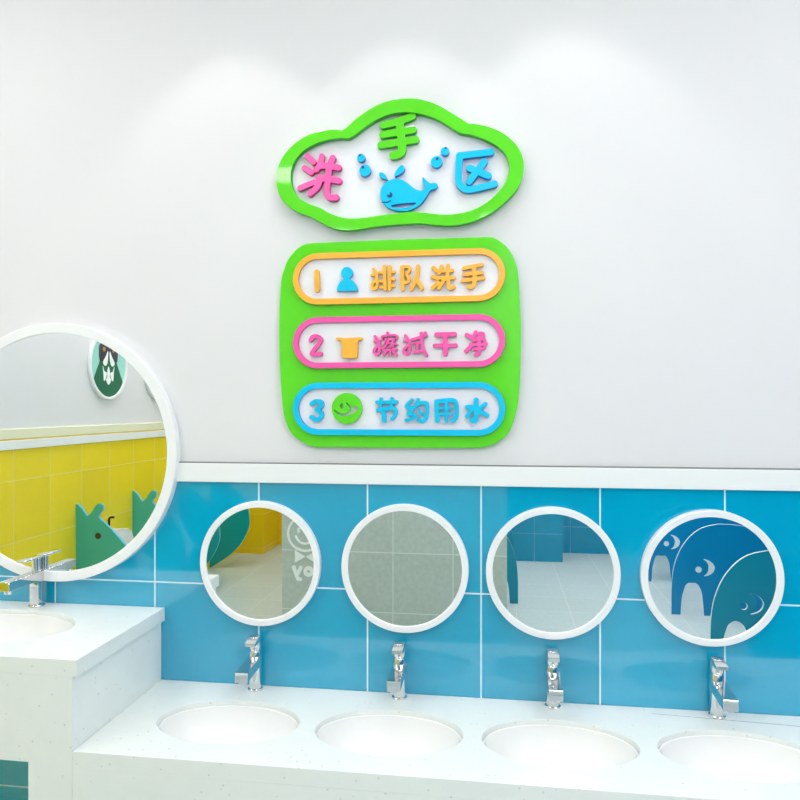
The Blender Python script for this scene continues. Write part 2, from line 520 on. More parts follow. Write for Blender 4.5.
# ================================================================== TAPS
def small_tap(x, label):
    t = thing('basin_tap', (x, TY, ZK + 0.0004), label, 'tap', 'short chrome mixer taps on the low counter')
    bm = bmesh.new(); lathe(bm, [(0, 0), (0.0200, 0), (0.0200, 0.003), (0.0185, 0.0045), (0.0, 0.0045)], 40); obj('base_ring', bm, M['chrome'], t)
    bm = bmesh.new(); lathe(bm, [(0, 0.004), (0.0160, 0.004), (0.0158, 0.060), (0.0156, 0.102), (0.0145, 0.104), (0, 0.104)], 40); obj('body', bm, M['chrome'], t)
    bm = bmesh.new()
    rs = []
    for y, zb, zt in ((0.006, 0.064, 0.091), (-0.104, 0.055, 0.081)):
        rs.append([bm.verts.new(p) for p in ((-0.0165, y, zb), (0.0165, y, zb), (0.0165, y, zt), (-0.0165, y, zt))])
    for i in range(4): bm.faces.new((rs[0][i], rs[0][(i + 1) % 4], rs[1][(i + 1) % 4], rs[1][i]))
    bm.faces.new(rs[0][::-1]); bm.faces.new(rs[1])
    bmesh.ops.bevel(bm, geom=bm.edges[:], offset=0.0008, segments=1, affect='EDGES')
    sp = obj('spout', bm, M['chrome'], t, smooth=False)
    bm = bmesh.new(); lathe(bm, [(0, 0.060), (0.0105, 0.060), (0.0105, 0.0505), (0.0085, 0.0495), (0, 0.0505)], 28, cy=-0.090); obj('aerator', bm, M['chrome'], sp)
    bm = bmesh.new(); lathe(bm, [(0, 0.103), (0.0132, 0.103), (0.0132, 0.110), (0, 0.110)], 32); obj('collar', bm, M['chrome'], t)
    bm = bmesh.new()
    lathe(bm, [(0, 0.109), (0.0154, 0.109), (0.0158, 0.1105), (0.0158, 0.1405), (0.0148, 0.142), (0, 0.142)], 40)
    sec = [(0.0, 0.1430, 0.126), (-0.022, 0.1390, 0.1265), (-0.042, 0.1345, 0.1265)]
    rings = []
    for y, zt, zb in sec:
        rings.append([bm.verts.new(p) for p in ((-0.0135, y, zb), (0.0135, y, zb), (0.0135, y, zt), (-0.0135, y, zt))])
    for A, B2 in zip(rings, rings[1:]):
        for i in range(4): bm.faces.new((A[i], A[(i + 1) % 4], B2[(i + 1) % 4], B2[i]))
    bm.faces.new(rings[0][::-1]); bm.faces.new(rings[-1])
    obj('lever_handle', bm, M['chrome'], t)
    return t
TY = -0.028
TX = [0.600, 0.990, 1.380, 1.773]
tp = small_tap(TX[0], 'short chrome mixer tap beside the tall counter, under the mirror showing yellow tiles')
for x, lb in zip(TX[1:], ('short chrome mixer tap under the mirror showing only grey tiles',
                          'short chrome mixer tap under the mirror showing a blue-walled floor',
                          'short chrome mixer tap under the mirror showing blue curved dividers')):
    dup(tp, (x, TY, ZK + 0.0004), lb)

t = thing('basin_tap', (-0.032, -0.036, ZA + 0.0004), 'long-spouted chrome mixer tap on the tall counter in front of the big mirror', 'tap')
bm = bmesh.new(); lathe(bm, [(0, 0), (0.0215, 0), (0.0215, 0.003), (0.020, 0.005), (0, 0.005)], 40); obj('base_ring', bm, M['chrome'], t)
bm = bmesh.new(); box(bm, -0.0135, 0.0135, -0.0135, 0.0130, 0.003, 0.094, 0.003, seg=3); obj('body', bm, M['chrome'], t)
bm = bmesh.new(); box(bm, -0.0145, 0.0145, -0.130, 0.0145, 0.072, 0.0965, 0.0008, seg=1); sp = obj('spout', bm, M['chrome'], t)
bm = bmesh.new(); lathe(bm, [(0, 0.073), (0.0105, 0.073), (0.0105, 0.0635), (0.0085, 0.0625), (0, 0.0635)], 28, cy=-0.114); obj('aerator', bm, M['chrome'], sp)
bm = bmesh.new(); lathe(bm, [(0, 0.096), (0.0120, 0.096), (0.0120, 0.134), (0, 0.134)], 40)
obj('cartridge_cap', bm, M['chrome'], t)
bm = bmesh.new(); box(bm, -0.0135, 0.0135, -0.066, 0.013, 0.133, 0.1385, 0.0015); obj('lever_handle', bm, M['chrome'], t)

# ================================================================== MIRRORS
def mirror(x, z, R, rin, label, group, depth=0.02):
    t = thing('round_mirror', (x, 0, z), label, 'mirror', group)
    bm = bmesh.new()
    prof = [(R - 0.001, 0), (R, -0.001), (R, -depth + 0.0015), (R - 0.0015, -depth), (rin + 0.0015, -depth), (rin, -depth + 0.0015), (rin, -depth + 0.0045), (rin, -0.002), (rin, 0)]
    prof = prof + [prof[0]]
    lathe(bm, prof, 128, axis='y')
    bmesh.ops.remove_doubles(bm, verts=bm.verts[:], dist=1e-6)
    obj('frame', bm, M['ring'], t)
    bm = bmesh.new(); lathe(bm, [(0, -depth + 0.004), (rin + 0.0004, -depth + 0.004), (rin + 0.0004, -0.003), (0, -0.003)], 128, axis='y')
    o = obj('mirror_glass', bm, M['mirror'], t); o['label'] = 'silvered mirror glass'
    return t
MS = [(0.6074, 0.8894), (1.0008, 0.8885), (1.3801, 0.8888), (1.764, 0.8892)]
mr = mirror(MS[0][0], MS[0][1], 0.1675, 0.1505, 'small round white-framed mirror reflecting yellow tiles and boy lettering', 'small round mirrors above the low counter')
for (x, z), lb in zip(MS[1:], ('small round white-framed mirror reflecting only a grey tiled wall',
                               'small round white-framed mirror reflecting grey floor and blue tiled piers',
                               'small round white-framed mirror reflecting blue curved dividers with crescent eyes')):
    dup(mr, (x, 0, z), lb)
mirror(0.0134, 1.184, 0.362, 0.334, 'big round white-framed mirror over the tall counter, reflecting the yellow wall', None, depth=0.025)

# ================================================================== CLOUD SIGN
KPX = 0.00268
def W(pts, Y, o): return [(a - o[0], b - o[1]) for a, b in (onwall(x, y, Y) for x, y in pts)]
def glyph(x0, y0, k, strokes, Y, o):
    return stroke_loops([(W(crop(x0, y0, k, smooth_loop(s, False, 4) if len(s) > 2 else s), Y, o), r / k * KPX) for s, r in strokes])

SO = (0.74, 1.90)     # sign root
cloud = thing('cloud_sign', (SO[0], 0, SO[1]), 'cloud-shaped green framed sign with a blue whale and three big characters', 'sign')
Yf = -0.024
outer = crop(275, 85, 5.16, [(640, 72), (570, 86), (500, 117), (430, 163), (380, 208), (352, 230), (338, 233), (300, 230), (240, 237), (170, 258), (100, 302), (45, 362), (15, 425), (6, 490), (15, 550), (50, 610), (110, 653), (180, 679), (230, 706), (290, 736), (360, 750), (430, 746), (500, 734), (570, 726), (640, 720)])
outer += crop(400, 85, 5.16, [(100, 714), (180, 722), (260, 726), (340, 715), (420, 688), (490, 648), (550, 598), (600, 543), (630, 480), (639, 410), (625, 350), (590, 297), (530, 247), (460, 216), (400, 202), (356, 198), (340, 190), (310, 170), (260, 140), (190, 100), (120, 77), (60, 68)])
inner = crop(275, 85, 5.16, [(640, 142), (590, 152), (530, 176), (470, 214), (420, 252), (388, 272), (370, 276), (340, 274), (280, 281), (210, 303), (150, 338), (105, 388), (84, 442), (82, 490), (94, 540), (122, 580), (170, 610), (230, 632), (280, 660), (340, 682), (400, 688), (470, 683), (540, 672), (640, 660)])
inner += crop(400, 85, 5.16, [(60, 654), (140, 660), (220, 668), (300, 663), (380, 642), (450, 603), (500, 558), (538, 510), (558, 460), (563, 410), (540, 352), (490, 308), (430, 278), (370, 258), (318, 250), (300, 243), (250, 211), (190, 176), (120, 152), (60, 142)])
Wo = smooth_loop(W(outer, Yf, SO), n=5); Wi = smooth_loop(W(inner, Yf, SO), n=5)
mid_ = smooth_loop(W([(a, b) for a, b in outer], Yf, SO), n=5)
back = [(x * 0.965, (z - 0.0) * 0.94) for x, z in mid_]
plate('backing_panel', [back], 0.0, 0.006, M['white_acrylic'], cloud)
plate('frame', [Wo, Wi], 0.006, 0.024, M['green'], cloud, bev=0.001, side=M['green_shaded_side'])
cx_ = dict(face='-y', bev=0.0009)
EDGE = {M['pink']: M['pink_shaded_side'], M['blue']: M['blue_shaded_side'], M['amber']: M['amber_shaded_side'], M['green']: M['green_shaded_side']}  # deeper cut-edge tones that also paint shade onto the letter sides
def raised(name, loops, mat, parent, w0=0.006, w1=0.020, bev=0.0009, label=None, side=None):
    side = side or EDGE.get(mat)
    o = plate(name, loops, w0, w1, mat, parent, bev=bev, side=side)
    if label: o['label'] = label
    return o
Yl = -0.020
xi = glyph(285, 135, 11.43, [([(255, 240), (325, 308)], 33), ([(222, 375), (300, 425)], 33), ([(170, 605), (250, 570), (330, 540)], 33), ([(420, 240), (400, 330), (355, 395)], 33),
    ([(395, 352), (500, 350), (612, 372)], 35), ([(543, 262), (505, 360), (490, 500)], 37), ([(385, 490), (500, 500), (612, 522)], 37), ([(400, 510), (365, 595), (285, 668)], 35), ([(487, 520), (475, 660), (510, 712), (582, 712)], 36)], Yl, SO)
raised('character', xi, M['pink'], cloud, label='pink wash character')
sh = glyph(365, 100, 6.957, [([(125, 174), (230, 148), (328, 112)], 25), ([(122, 240), (335, 206)], 25), ([(110, 312), (352, 274)], 25), ([(240, 150), (258, 330), (240, 372), (196, 384)], 28)], Yl, SO)
raised('character', sh, M['green'], cloud, label='green hand character', side=M['green_shaded_side'])
qu = glyph(395, 130, 5.926, [([(568, 130), (400, 150), (382, 165), (376, 290), (392, 330), (440, 352), (590, 318)], 20), ([(528, 188), (440, 305)], 20), ([(442, 225), (553, 270)], 20)], Yl, SO)
raised('character', qu, M['blue'], cloud, label='blue area character')
wp = lambda pts: W(crop(365, 100, 6.957, pts), Yl, SO)
body = smooth_loop(wp([(105, 655), (115, 608), (150, 567), (200, 547), (255, 552), (300, 580), (345, 615), (385, 630), (412, 614), (408, 585), (398, 548), (407, 537), (430, 560), (455, 578), (490, 575), (507, 598), (485, 620), (455, 630), (430, 668), (400, 710), (350, 750), (290, 773), (220, 770), (150, 743), (115, 700)]), n=5)
belly = smooth_loop(wp([(178, 738), (220, 725), (270, 719), (320, 716), (356, 717), (330, 735), (285, 748), (230, 751)]), n=4)
mouth = stroke_loops([(wp([(118, 712), (155, 712), (178, 700)]), 4 / 6.957 * KPX)])
wh = raised('whale', [body, belly], M['blue'], cloud, label='blue whale figure')
raised('mouth', mouth, M['navy'], wh, 0.0195, 0.0206, 0.0002, 'navy mouth line')
ec = wp([(172, 660)])[0]
raised('eye', [circle(ec[0], ec[1], 19 / 6.957 * KPX, 24)], M['navy'], wh, 0.0195, 0.0208, 0.0002, 'eye disc with hole shade in navy')  # navy disc paints in the shaded walls of a cut-out eye hole
ec = wp([(165, 653)])[0]
raised('eye_glint', [circle(ec[0], ec[1], 10 / 6.957 * KPX, 20)], M['blue'], wh, 0.0206, 0.0214, 0.0002, 'sky blue eye glint')
for pts in ([(97, 512), (112, 501), (138, 514), (150, 535), (158, 556), (125, 546), (103, 532)], [(205, 531), (211, 497), (240, 459), (262, 453), (277, 473), (262, 504), (232, 522)]):
    raised('water_drop', [smooth_loop(wp(pts), n=5)], M['blue'], cloud, label='blue water drop')
for x0, k, y0, c, r, d, q in ((270, 6.154, 150, (560, 47), 25, (553, 33), 7), (270, 6.154, 150, (584, 125), 36, (572, 106), 9), (395, 5.926, 130, (246, 188), 34, (250, 170), 8), (395, 5.926, 130, (296, 125), 25, (300, 107), 6)):
    a = W(crop(x0, y0, k, [c]), Yl, SO)[0]
    b_ = raised('bubble', [circle(a[0], a[1], r / k * KPX, 36)], M['blue'], cloud, label='blue bubble')
    a = W(crop(x0, y0, k, [d]), Yl, SO)[0]
    raised('bubble_dot', [circle(a[0], a[1], q / k * KPX, 16)], M['navy'], b_, 0.0195, 0.0206, 0.0002, 'navy dot')

# ================================================================== RULES BOARD
BO = (0.735, 1.45)
board = thing('instruction_board', (BO[0], 0, BO[1]), 'rounded green board listing three numbered hand washing steps in coloured capsules', 'sign')
Yb = -0.014
ol = [(279.2, 345), (279.3, 315), (280.5, 290), (281.6, 278), (283.9, 269.7), (287.3, 260.8), (291.8, 254.4), (297, 248.8), (303, 245), (309, 243.4), (330, 242.2), (400, 239.4), (470, 237.4), (488.8, 236.9), (494, 237.9), (500, 241.3), (506, 246.1), (510.5, 251.8), (514.3, 259.3), (516.9, 267.5), (518.4, 278), (519.3, 290), (520.3, 310), (521, 332.5), (520.4, 370), (518.4, 400), (515.8, 413.5), (512, 425.5), (508.3, 433), (502.3, 439), (495.5, 443.5), (488.8, 446.2), (481.3, 447.7), (470, 448), (400, 447.8), (330, 447.2), (316.5, 447.1), (309, 445.4), (302.3, 442), (295.5, 437.5), (290.3, 431.5), (286.5, 424), (283.9, 415), (282, 400), (280, 372)]
plate('board_panel', [smooth_loop(W(ol, Yb, BO), n=4)], 0.0, 0.014, M['green'], board, bev=0.001, side=M['green_shaded_side'])
def avgx(x, y): return onwall(x, y, -0.022)[0] - BO[0]
def avgz(*pp): return sum(onwall(x, y, -0.022)[1] for x, y in pp) / len(pp) - BO[1]
x0, x1 = avgx(292.9, 345), avgx(505.4, 345)
rows = []
for top, bot, mat, lb in ((((330, 252.9), (470, 248.4)), ((319, 304.8), (481, 301.2)), 'amber', 'amber bordered capsule for step one'),
                          (((340, 316.8), (470, 314.1)), ((306, 368.2), (481, 367.6)), 'pink', 'pink bordered capsule for step two'),
                          (((319, 382.7), (481, 382.0)), ((319, 435.2), (470, 435.6)), 'blue', 'blue bordered capsule for step three')):
    z1, z0 = avgz(*top), avgz(*bot)
    rp = plate('row_panel', [stadium(x0 + 0.004, x1 - 0.004, z0 + 0.004, z1 - 0.004)], 0.014, 0.016, M['white_acrylic'], board, bev=0.0004)
    rp['label'] = lb
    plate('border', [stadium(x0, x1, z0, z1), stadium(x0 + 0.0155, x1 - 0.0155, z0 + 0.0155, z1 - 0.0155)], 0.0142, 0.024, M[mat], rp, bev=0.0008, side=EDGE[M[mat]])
    rows.append((rp, M[mat]))
Yr = -0.026
def put(row, name, x0, y0, k, strokes, label=None, mat=None, grow=1.0):
    lp = glyph(x0, y0, k, [(s, r * grow) for s, r in strokes], Yr, BO)
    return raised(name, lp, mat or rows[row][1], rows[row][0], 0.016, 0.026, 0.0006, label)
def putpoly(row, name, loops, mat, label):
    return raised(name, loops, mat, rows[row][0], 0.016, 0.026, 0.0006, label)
bw = lambda x0, y0, k, pts: W(crop(x0, y0, k, pts), Yr, BO)
# row one
put(0, 'numeral', 280, 235, 6.667, [([(243, 246), (247, 300), (247, 364)], 17)])
hd = bw(280, 235, 6.667, [(445, 253)])[0]
pb = smooth_loop(bw(280, 235, 6.667, [(380, 374), (381, 350), (395, 318), (428, 288), (445, 284), (462, 288), (496, 316), (514, 348), (518, 372)]), closed=False, n=5)
nk = [circle(hd[0], hd[1], 40 / 6.667 * KPX, 36)]
pers = march_src = None
def blob(loops_poly, discs, h=0.0006):
    """fuse a polygon with discs through a distance field"""
    A = np.array(loops_poly)
    lo, hi = A.min(0), A.max(0)
    for c, r in discs: lo = np.minimum(lo, np.array(c) - r); hi = np.maximum(hi, np.array(c) + r)
    xs = np.arange(lo[0] - 4 * h, hi[0] + 5 * h, h); ys = np.arange(lo[1] - 4 * h, hi[1] + 5 * h, h)
    X, Y = np.meshgrid(xs, ys, indexing='ij')
    D = np.full(X.shape, 1e9); ins = np.zeros(X.shape, bool)
    for (ax, ay), (bx, by) in zip(loops_poly, loops_poly[1:] + loops_poly[:1]):
        dx, dy = bx - ax, by - ay; L2 = dx * dx + dy * dy or 1e-18
        t = np.clip(((X - ax) * dx + (Y - ay) * dy) / L2, 0, 1)
        D = np.minimum(D, np.hypot(X - ax - t * dx, Y - ay - t * dy))
        with np.errstate(divide='ignore', invalid='ignore'):
            ins ^= ((ay > Y) != (by > Y)) & (X < (bx - ax) * (Y - ay) / (by - ay if by != ay else 1e-18) + ax)
    D = np.where(ins, -D, D)
    for c, r in discs: D = np.minimum(D, np.hypot(X - c[0], Y - c[1]) - r)
    D[np.abs(D) < h * 1e-4] = h * 1e-4
    return march(D, xs, ys)
putpoly(0, 'pictogram', blob(pb, [(hd, 40 / 6.667 * KPX)]), M['blue'], 'blue head and shoulders pictogram')
put(0, 'character', 365, 250, 12.31, [([(105, 235), (140, 310), (150, 420), (128, 470), (95, 470), (85, 420), (140, 365)], 19), ([(78, 308), (150, 300)], 15), ([(235, 205), (246, 478)], 22), ([(175, 272), (240, 280)], 17), ([(185, 385), (240, 380)], 16), ([(190, 458), (240, 452)], 17), ([(302, 205), (300, 480)], 23), ([(310, 268), (362, 268)], 17), ([(310, 352), (362, 360)], 17), ([(310, 440), (360, 438)], 17)])
put(0, 'character', 365, 250, 12.31, [([(456, 210), (462, 480)], 24), ([(456, 208), (530, 205), (552, 245), (512, 292), (540, 345), (530, 392), (490, 400)], 20), ([(650, 200), (640, 320), (570, 480)], 25), ([(630, 350), (700, 472)], 25)])
put(0, 'character', 425, 245, 12.31, [([(102, 277), (142, 315)], 23), ([(92, 388), (150, 410)], 23), ([(95, 525), (160, 460)], 24), ([(203, 262), (172, 345)], 22), ([(190, 318), (335, 312)], 22), ([(283, 255), (272, 420)], 24), ([(150, 405), (355, 404)], 22), ([(235, 425), (172, 528)], 24), ([(287, 430), (290, 500), (318, 530), (355, 515)], 23)])
put(0, 'character', 425, 245, 12.31, [([(478, 285), (700, 240)], 23), ([(478, 362), (705, 340)], 22), ([(460, 440), (722, 405)], 23), ([(598, 270), (612, 420), (592, 505), (540, 512)], 26)])
# row two
put(1, 'numeral', 280, 310, 13.333, [([(405, 402), (430, 362), (480, 350), (528, 375), (535, 425), (420, 582), (540, 584)], 28)])
tw = bw(285, 305, 3.333, [(170, 108), (200, 110), (254, 108), (257, 117), (243, 121), (242, 165), (236, 176), (197, 176), (189, 168), (187, 121), (173, 117)])
putpoly(1, 'pictogram', [smooth_loop(tw, n=3)], M['amber'], 'amber towel pictogram')
put(1, 'character', 365, 325, 12.31, [([(122, 140), (168, 220), (178, 325), (145, 365), (112, 335), (122, 290), (165, 255)], 18), ([(112, 205), (180, 195)], 14), ([(275, 95), (288, 122)], 16), ([(212, 172), (210, 140), (300, 126), (385, 130), (392, 168)], 14),
    ([(262, 165), (235, 232)], 12), ([(292, 182), (250, 262), (215, 292)], 13), ([(312, 176), (362, 176), (330, 215), (392, 242)], 13), ([(285, 212), (345, 252)], 11), ([(290, 266), (348, 266)], 11), ([(228, 312), (392, 302)], 13), ([(312, 310), (306, 376)], 14), ([(265, 328), (225, 372)], 14), ([(352, 328), (392, 372)], 15)])
put(1, 'character', 365, 325, 12.31, [([(495, 130), (540, 200), (548, 315), (512, 362), (477, 325), (492, 280), (540, 242)], 18), ([(480, 198), (560, 186)], 15), ([(580, 178), (720, 140)], 18), ([(690, 100), (700, 200), (720, 300), (755, 375)], 20), ([(740, 95), (756, 128)], 18), ([(600, 224), (682, 216)], 15), ([(642, 222), (635, 322)], 17), ([(600, 334), (690, 326)], 17)])
put(1, 'character', 430, 320, 12.31, [([(80, 180), (303, 175)], 28), ([(58, 315), (315, 312)], 25), ([(187, 180), (188, 418)], 30)])
put(1, 'character', 430, 320, 12.31, [([(452, 182), (512, 215)], 25), ([(442, 385), (515, 308)], 25), ([(562, 147), (535, 215)], 22), ([(560, 168), (640, 163), (658, 185), (628, 225)], 20), ([(535, 247), (665, 240), (672, 340)], 19), ([(500, 302), (692, 296)], 20), ([(535, 358), (665, 348)], 18), ([(602, 210), (605, 400), (562, 428)], 23)])
# row three
put(2, 'numeral', 300, 385, 11.43, [([(130, 215), (180, 186), (238, 197), (243, 240), (190, 285), (243, 322), (238, 372), (185, 398), (126, 365)], 25)])
sm = lambda pts: bw(300, 385, 11.43, pts)
sc_ = sm([(534, 268)])[0]
wink = [(540, 202), (582, 247), (650, 252), (660, 275), (610, 320), (555, 346), (490, 352), (430, 328), (388, 290), (402, 286), (440, 312), (500, 326), (550, 312), (578, 285), (560, 252), (533, 215)]
face = putpoly(2, 'pictogram', [circle(sc_[0], sc_[1], 174 / 11.43 * KPX, 64), smooth_loop(sm(wink), n=3), smooth_loop(sm([(478, 205), (493, 238), (476, 270), (458, 238)]), n=4)], M['green'], 'green winking smile pictogram')
put(2, 'character', 370, 390, 13.333, [([(88, 162), (355, 160)], 23), ([(145, 120), (140, 205)], 24), ([(290, 115), (283, 205)], 24), ([(102, 270), (200, 252), (310, 242), (342, 280), (328, 340), (295, 385)], 25), ([(178, 270), (186, 413)], 30)])
put(2, 'character', 370, 390, 13.333, [([(557, 130), (490, 198), (492, 232), (560, 232)], 21), ([(592, 225), (505, 318), (585, 325), (600, 362), (480, 405)], 22), ([(640, 130), (612, 222)], 24), ([(620, 188), (738, 170), (762, 220), (752, 350), (710, 412), (650, 400)], 26), ([(652, 272), (690, 330)], 19)])
put(2, 'character', 425, 390, 11.43, [([(130, 135), (142, 350)], 26), ([(130, 132), (250, 118), (330, 122), (358, 170), (358, 300), (318, 352)], 25), ([(240, 130), (242, 355)], 20), ([(150, 212), (300, 208)], 15), ([(150, 278), (300, 272)], 15)])
put(2, 'character', 425, 390, 11.43, [([(585, 115), (580, 340), (535, 340)], 28), ([(482, 195), (540, 200), (482, 300)], 24), ([(690, 160), (615, 225)], 24), ([(605, 235), (712, 290)], 25)])

# ================================================================== THINGS SEEN IN THE MIRRORS
# fish-shaped urinal dividers on the yellow wall
def fish(y, mat, label):
    o = (-1.08, 0.0)
    prof = [(-1.08, 0.765), (-1.074, 0.774), (-1.05, 0.757), (-1.022, 0.718), (-1.008, 0.709), (-0.985, 0.730), (-0.960, 0.768), (-0.938, 0.778), (-0.920, 0.768), (-0.922, 0.740), (-0.945, 0.705),
            (-0.905, 0.668), (-0.864, 0.632), (-0.825, 0.592), (-0.787, 0.550), (-0.763, 0.510), (-0.750, 0.460), (-0.745, 0.400), (-0.748, 0.350), (-0.775, 0.277), (-0.826, 0.195), (-0.911, 0.111), (-1.0, 0.05), (-1.08, 0.0)]
    loop = smooth_loop([(x + 1.08, z) for x, z in prof], closed=False, n=4)
    t = thing('urinal_divider', (-1.08, y, 0.0), label, 'divider', 'fish-shaped urinal dividers')
    plate('panel', [loop], -0.009, 0.009, mat, t, '+y', bev=0.001, side=M['fish_edge'])
    plate('eye', [circle(0.133, 0.599, 0.0175, 24)], 0.009, 0.011, M['brown'], t, '+y', bev=0.0003)['label'] = 'round brown eye'
    return t
fa = fish(-1.773 - 0.042, M['fish'], 'sea-green fish-shaped divider on the yellow wall, whole head reflected in the big mirror')
dup(fa, (-1.08, -2.378 - 0.042, 0), 'sea-green fish-shaped divider half cut off by the big mirror rim')
fb = fish(-2.983 - 0.034, M['fish_blue'], 'teal fish-shaped divider at the left rim of the small mirror')
dup(fb, (-1.08, -3.588 - 0.034, 0), 'teal fish-shaped divider farthest along the yellow wall, rounded belly in the small mirror')

def urinal(y, label):
    t = thing('urinal', (-1.08, y, 0), label, 'urinal', 'child-size white urinals')
    bm = bmesh.new()
    n = 24
    def ring(hw, dep, z, inset=0.0):
        pts = []
        for i in range(n + 1):
            a = PI * i / n
            pts.append((max(0.0, dep * math.sin(a) ** 0.8) if 0 < i < n else 0.0, -hw * math.cos(a), z))
        return [bm.verts.new(p) for p in pts]
    spec = [(0.05, 0.07, 0.16), (0.10, 0.14, 0.19), (0.125, 0.20, 0.25), (0.135, 0.235, 0.31), (0.137, 0.240, 0.325), (0.134, 0.236, 0.33), (0.118, 0.215, 0.33), (0.113, 0.205, 0.322), (0.09, 0.16, 0.26), (0.05, 0.09, 0.235)]
    rs = [ring(*s) for s in spec]
    for A, B2 in zip(rs, rs[1:]):
        for i in range(n): bm.faces.new((A[i], A[i + 1], B2[i + 1], B2[i]))
    bm.faces.new(rs[0][::-1]); bm.faces.new(rs[-1])
    obj('bowl', bm, M['ceramic'], t)
    # tall curved splash back above the bowl
    bm = bmesh.new()
    out, inn = [], []
    lev = [(0.33, 0.137, 0.20), (0.40, 0.130, 0.130), (0.47, 0.118, 0.095), (0.556, 0.100, 0.075), (0.570, 0.088, 0.065)]
    for z, hw, dep in lev:
        out.append([bm.verts.new((dep * (1 - abs(2 * i / 12 - 1) ** 6) if 0 else dep * min(1, 1.0) * (abs(2 * i / 12 - 1) ** 2) * 0.9 + 0.035, hw * (2 * i / 12 - 1), z)) for i in range(13)])
        inn.append([bm.verts.new((0.0, hw * (2 * i / 12 - 1), z)) for i in range(13)])
    for k in range(len(lev) - 1):
        for i in range(12):
            bm.faces.new((out[k][i], out[k][i + 1], out[k + 1][i + 1], out[k + 1][i]))
            bm.faces.new((inn[k][i + 1], inn[k][i], inn[k + 1][i], inn[k + 1][i + 1]))
        bm.faces.new((inn[k][0], out[k][0], out[k + 1][0], inn[k + 1][0])); bm.faces.new((out[k][12], inn[k][12], inn[k + 1][12], out[k + 1][12]))
    for i in range(12):
        bm.faces.new((out[-1][i], out[-1][i + 1], inn[-1][i + 1], inn[-1][i])); bm.faces.new((out[0][i + 1], out[0][i], inn[0][i], inn[0][i + 1]))
    obj('splash_back', bm, M['ceramic'], t)
    bm = bmesh.new(); tube(bm, [(0.014, 0, 0.57), (0.014, 0, 0.632), (0.017, 0, 0.646), (0.028, 0, 0.651), (0.046, 0, 0.651)], 0.0065)
    o = obj('flush_pipe', bm, M['bronze'], t); o['label'] = 'dark bronze flush pipe'
    return t
u0 = urinal(-2.117, 'small white urinal with dark flush pipe beside the whole fish divider')
dup(u0, (-1.08, -2.722, 0), 'small white urinal with dark flush pipe behind the half-hidden fish divider')

# round framed pictures on the yellow side wall
def plaque(y, z, label, art):
    t = thing('wall_picture', (XL, y, z), label, 'picture', 'round white-rimmed pictures on the side wall')
    plate('rim', [circle(0, 0, 0.205, 80), circle(0, 0, 0.188, 80)], 0.0, 0.020, M['ring'], t, '+x', bev=0.003)
    pn = plate('picture_panel', [circle(0, 0, 0.1885, 80)], 0.0, 0.008, M['mint'] if art else M['white_acrylic'], t, '+x', bev=0.0004)
    if art:
        pl = lambda nm, lp, mat, w0, w1, lb: plate(nm, lp, w0, w1, M[mat], pn, '+x', bev=0.0002).__setitem__('label', lb)
        clip = [(0.1870 * math.cos(a), 0.1870 * math.sin(a)) for a in np.linspace(PI * 1.17, PI * 1.83, 24)]
        pl('apron', [clip + [(0.085, 0.03), (0.0, 0.055), (-0.085, 0.03)]], 'apron_green', 0.008, 0.010, 'dark green apron shape')
        pl('head', [smooth_loop([(-0.085, 0.02), (-0.10, 0.08), (-0.085, 0.125), (0, 0.145), (0.085, 0.125), (0.10, 0.08), (0.085, 0.02), (0, 0.035)], n=5)], 'charcoal', 0.010, 0.012, 'charcoal animal head shape')
        for s in (-1, 1):
            pl('cheek', [smooth_loop([(s * 0.010, 0.085), (s * 0.032, 0.055), (s * 0.062, 0.018), (s * 0.045, -0.003), (s * 0.022, 0.005), (s * 0.010, 0.04)], n=5)], 'letter_white', 0.012, 0.0135, 'white cheek patch')
            pl('eye', [circle(s * 0.05, 0.095, 0.014, 20)], 'gold', 0.012, 0.0135, 'golden eye')
            pl('emblem', [smooth_loop([(s * 0.018, -0.045), (s * 0.045, -0.035), (s * 0.062, -0.005), (s * 0.055, -0.05), (s * 0.05, -0.09), (s * 0.035, -0.085)], n=4)], 'letter_white', 0.010, 0.0115, 'white leaf emblem')
        pl('emblem', [smooth_loop([(0, -0.005), (0.012, -0.03), (0.014, -0.07), (0.028, -0.085), (0.0, -0.115), (-0.028, -0.085), (-0.014, -0.07), (-0.012, -0.03)], n=4)], 'letter_white', 0.010, 0.0115, 'white leaf emblem')
        pl('bow', [smooth_loop([(0, 0.125), (0.03, 0.138), (0.032, 0.112), (0, 0.118), (-0.032, 0.112), (-0.03, 0.138)], n=4)], 'pink', 0.012, 0.0135, 'pink bow')
    return t
plaque(-2.118, 1.560, 'round picture of an animal in a green apron, reflected in the big mirror', True)
plaque(-2.754, 1.560, 'round white plaque whose rim just shows at the big mirror edge', False)

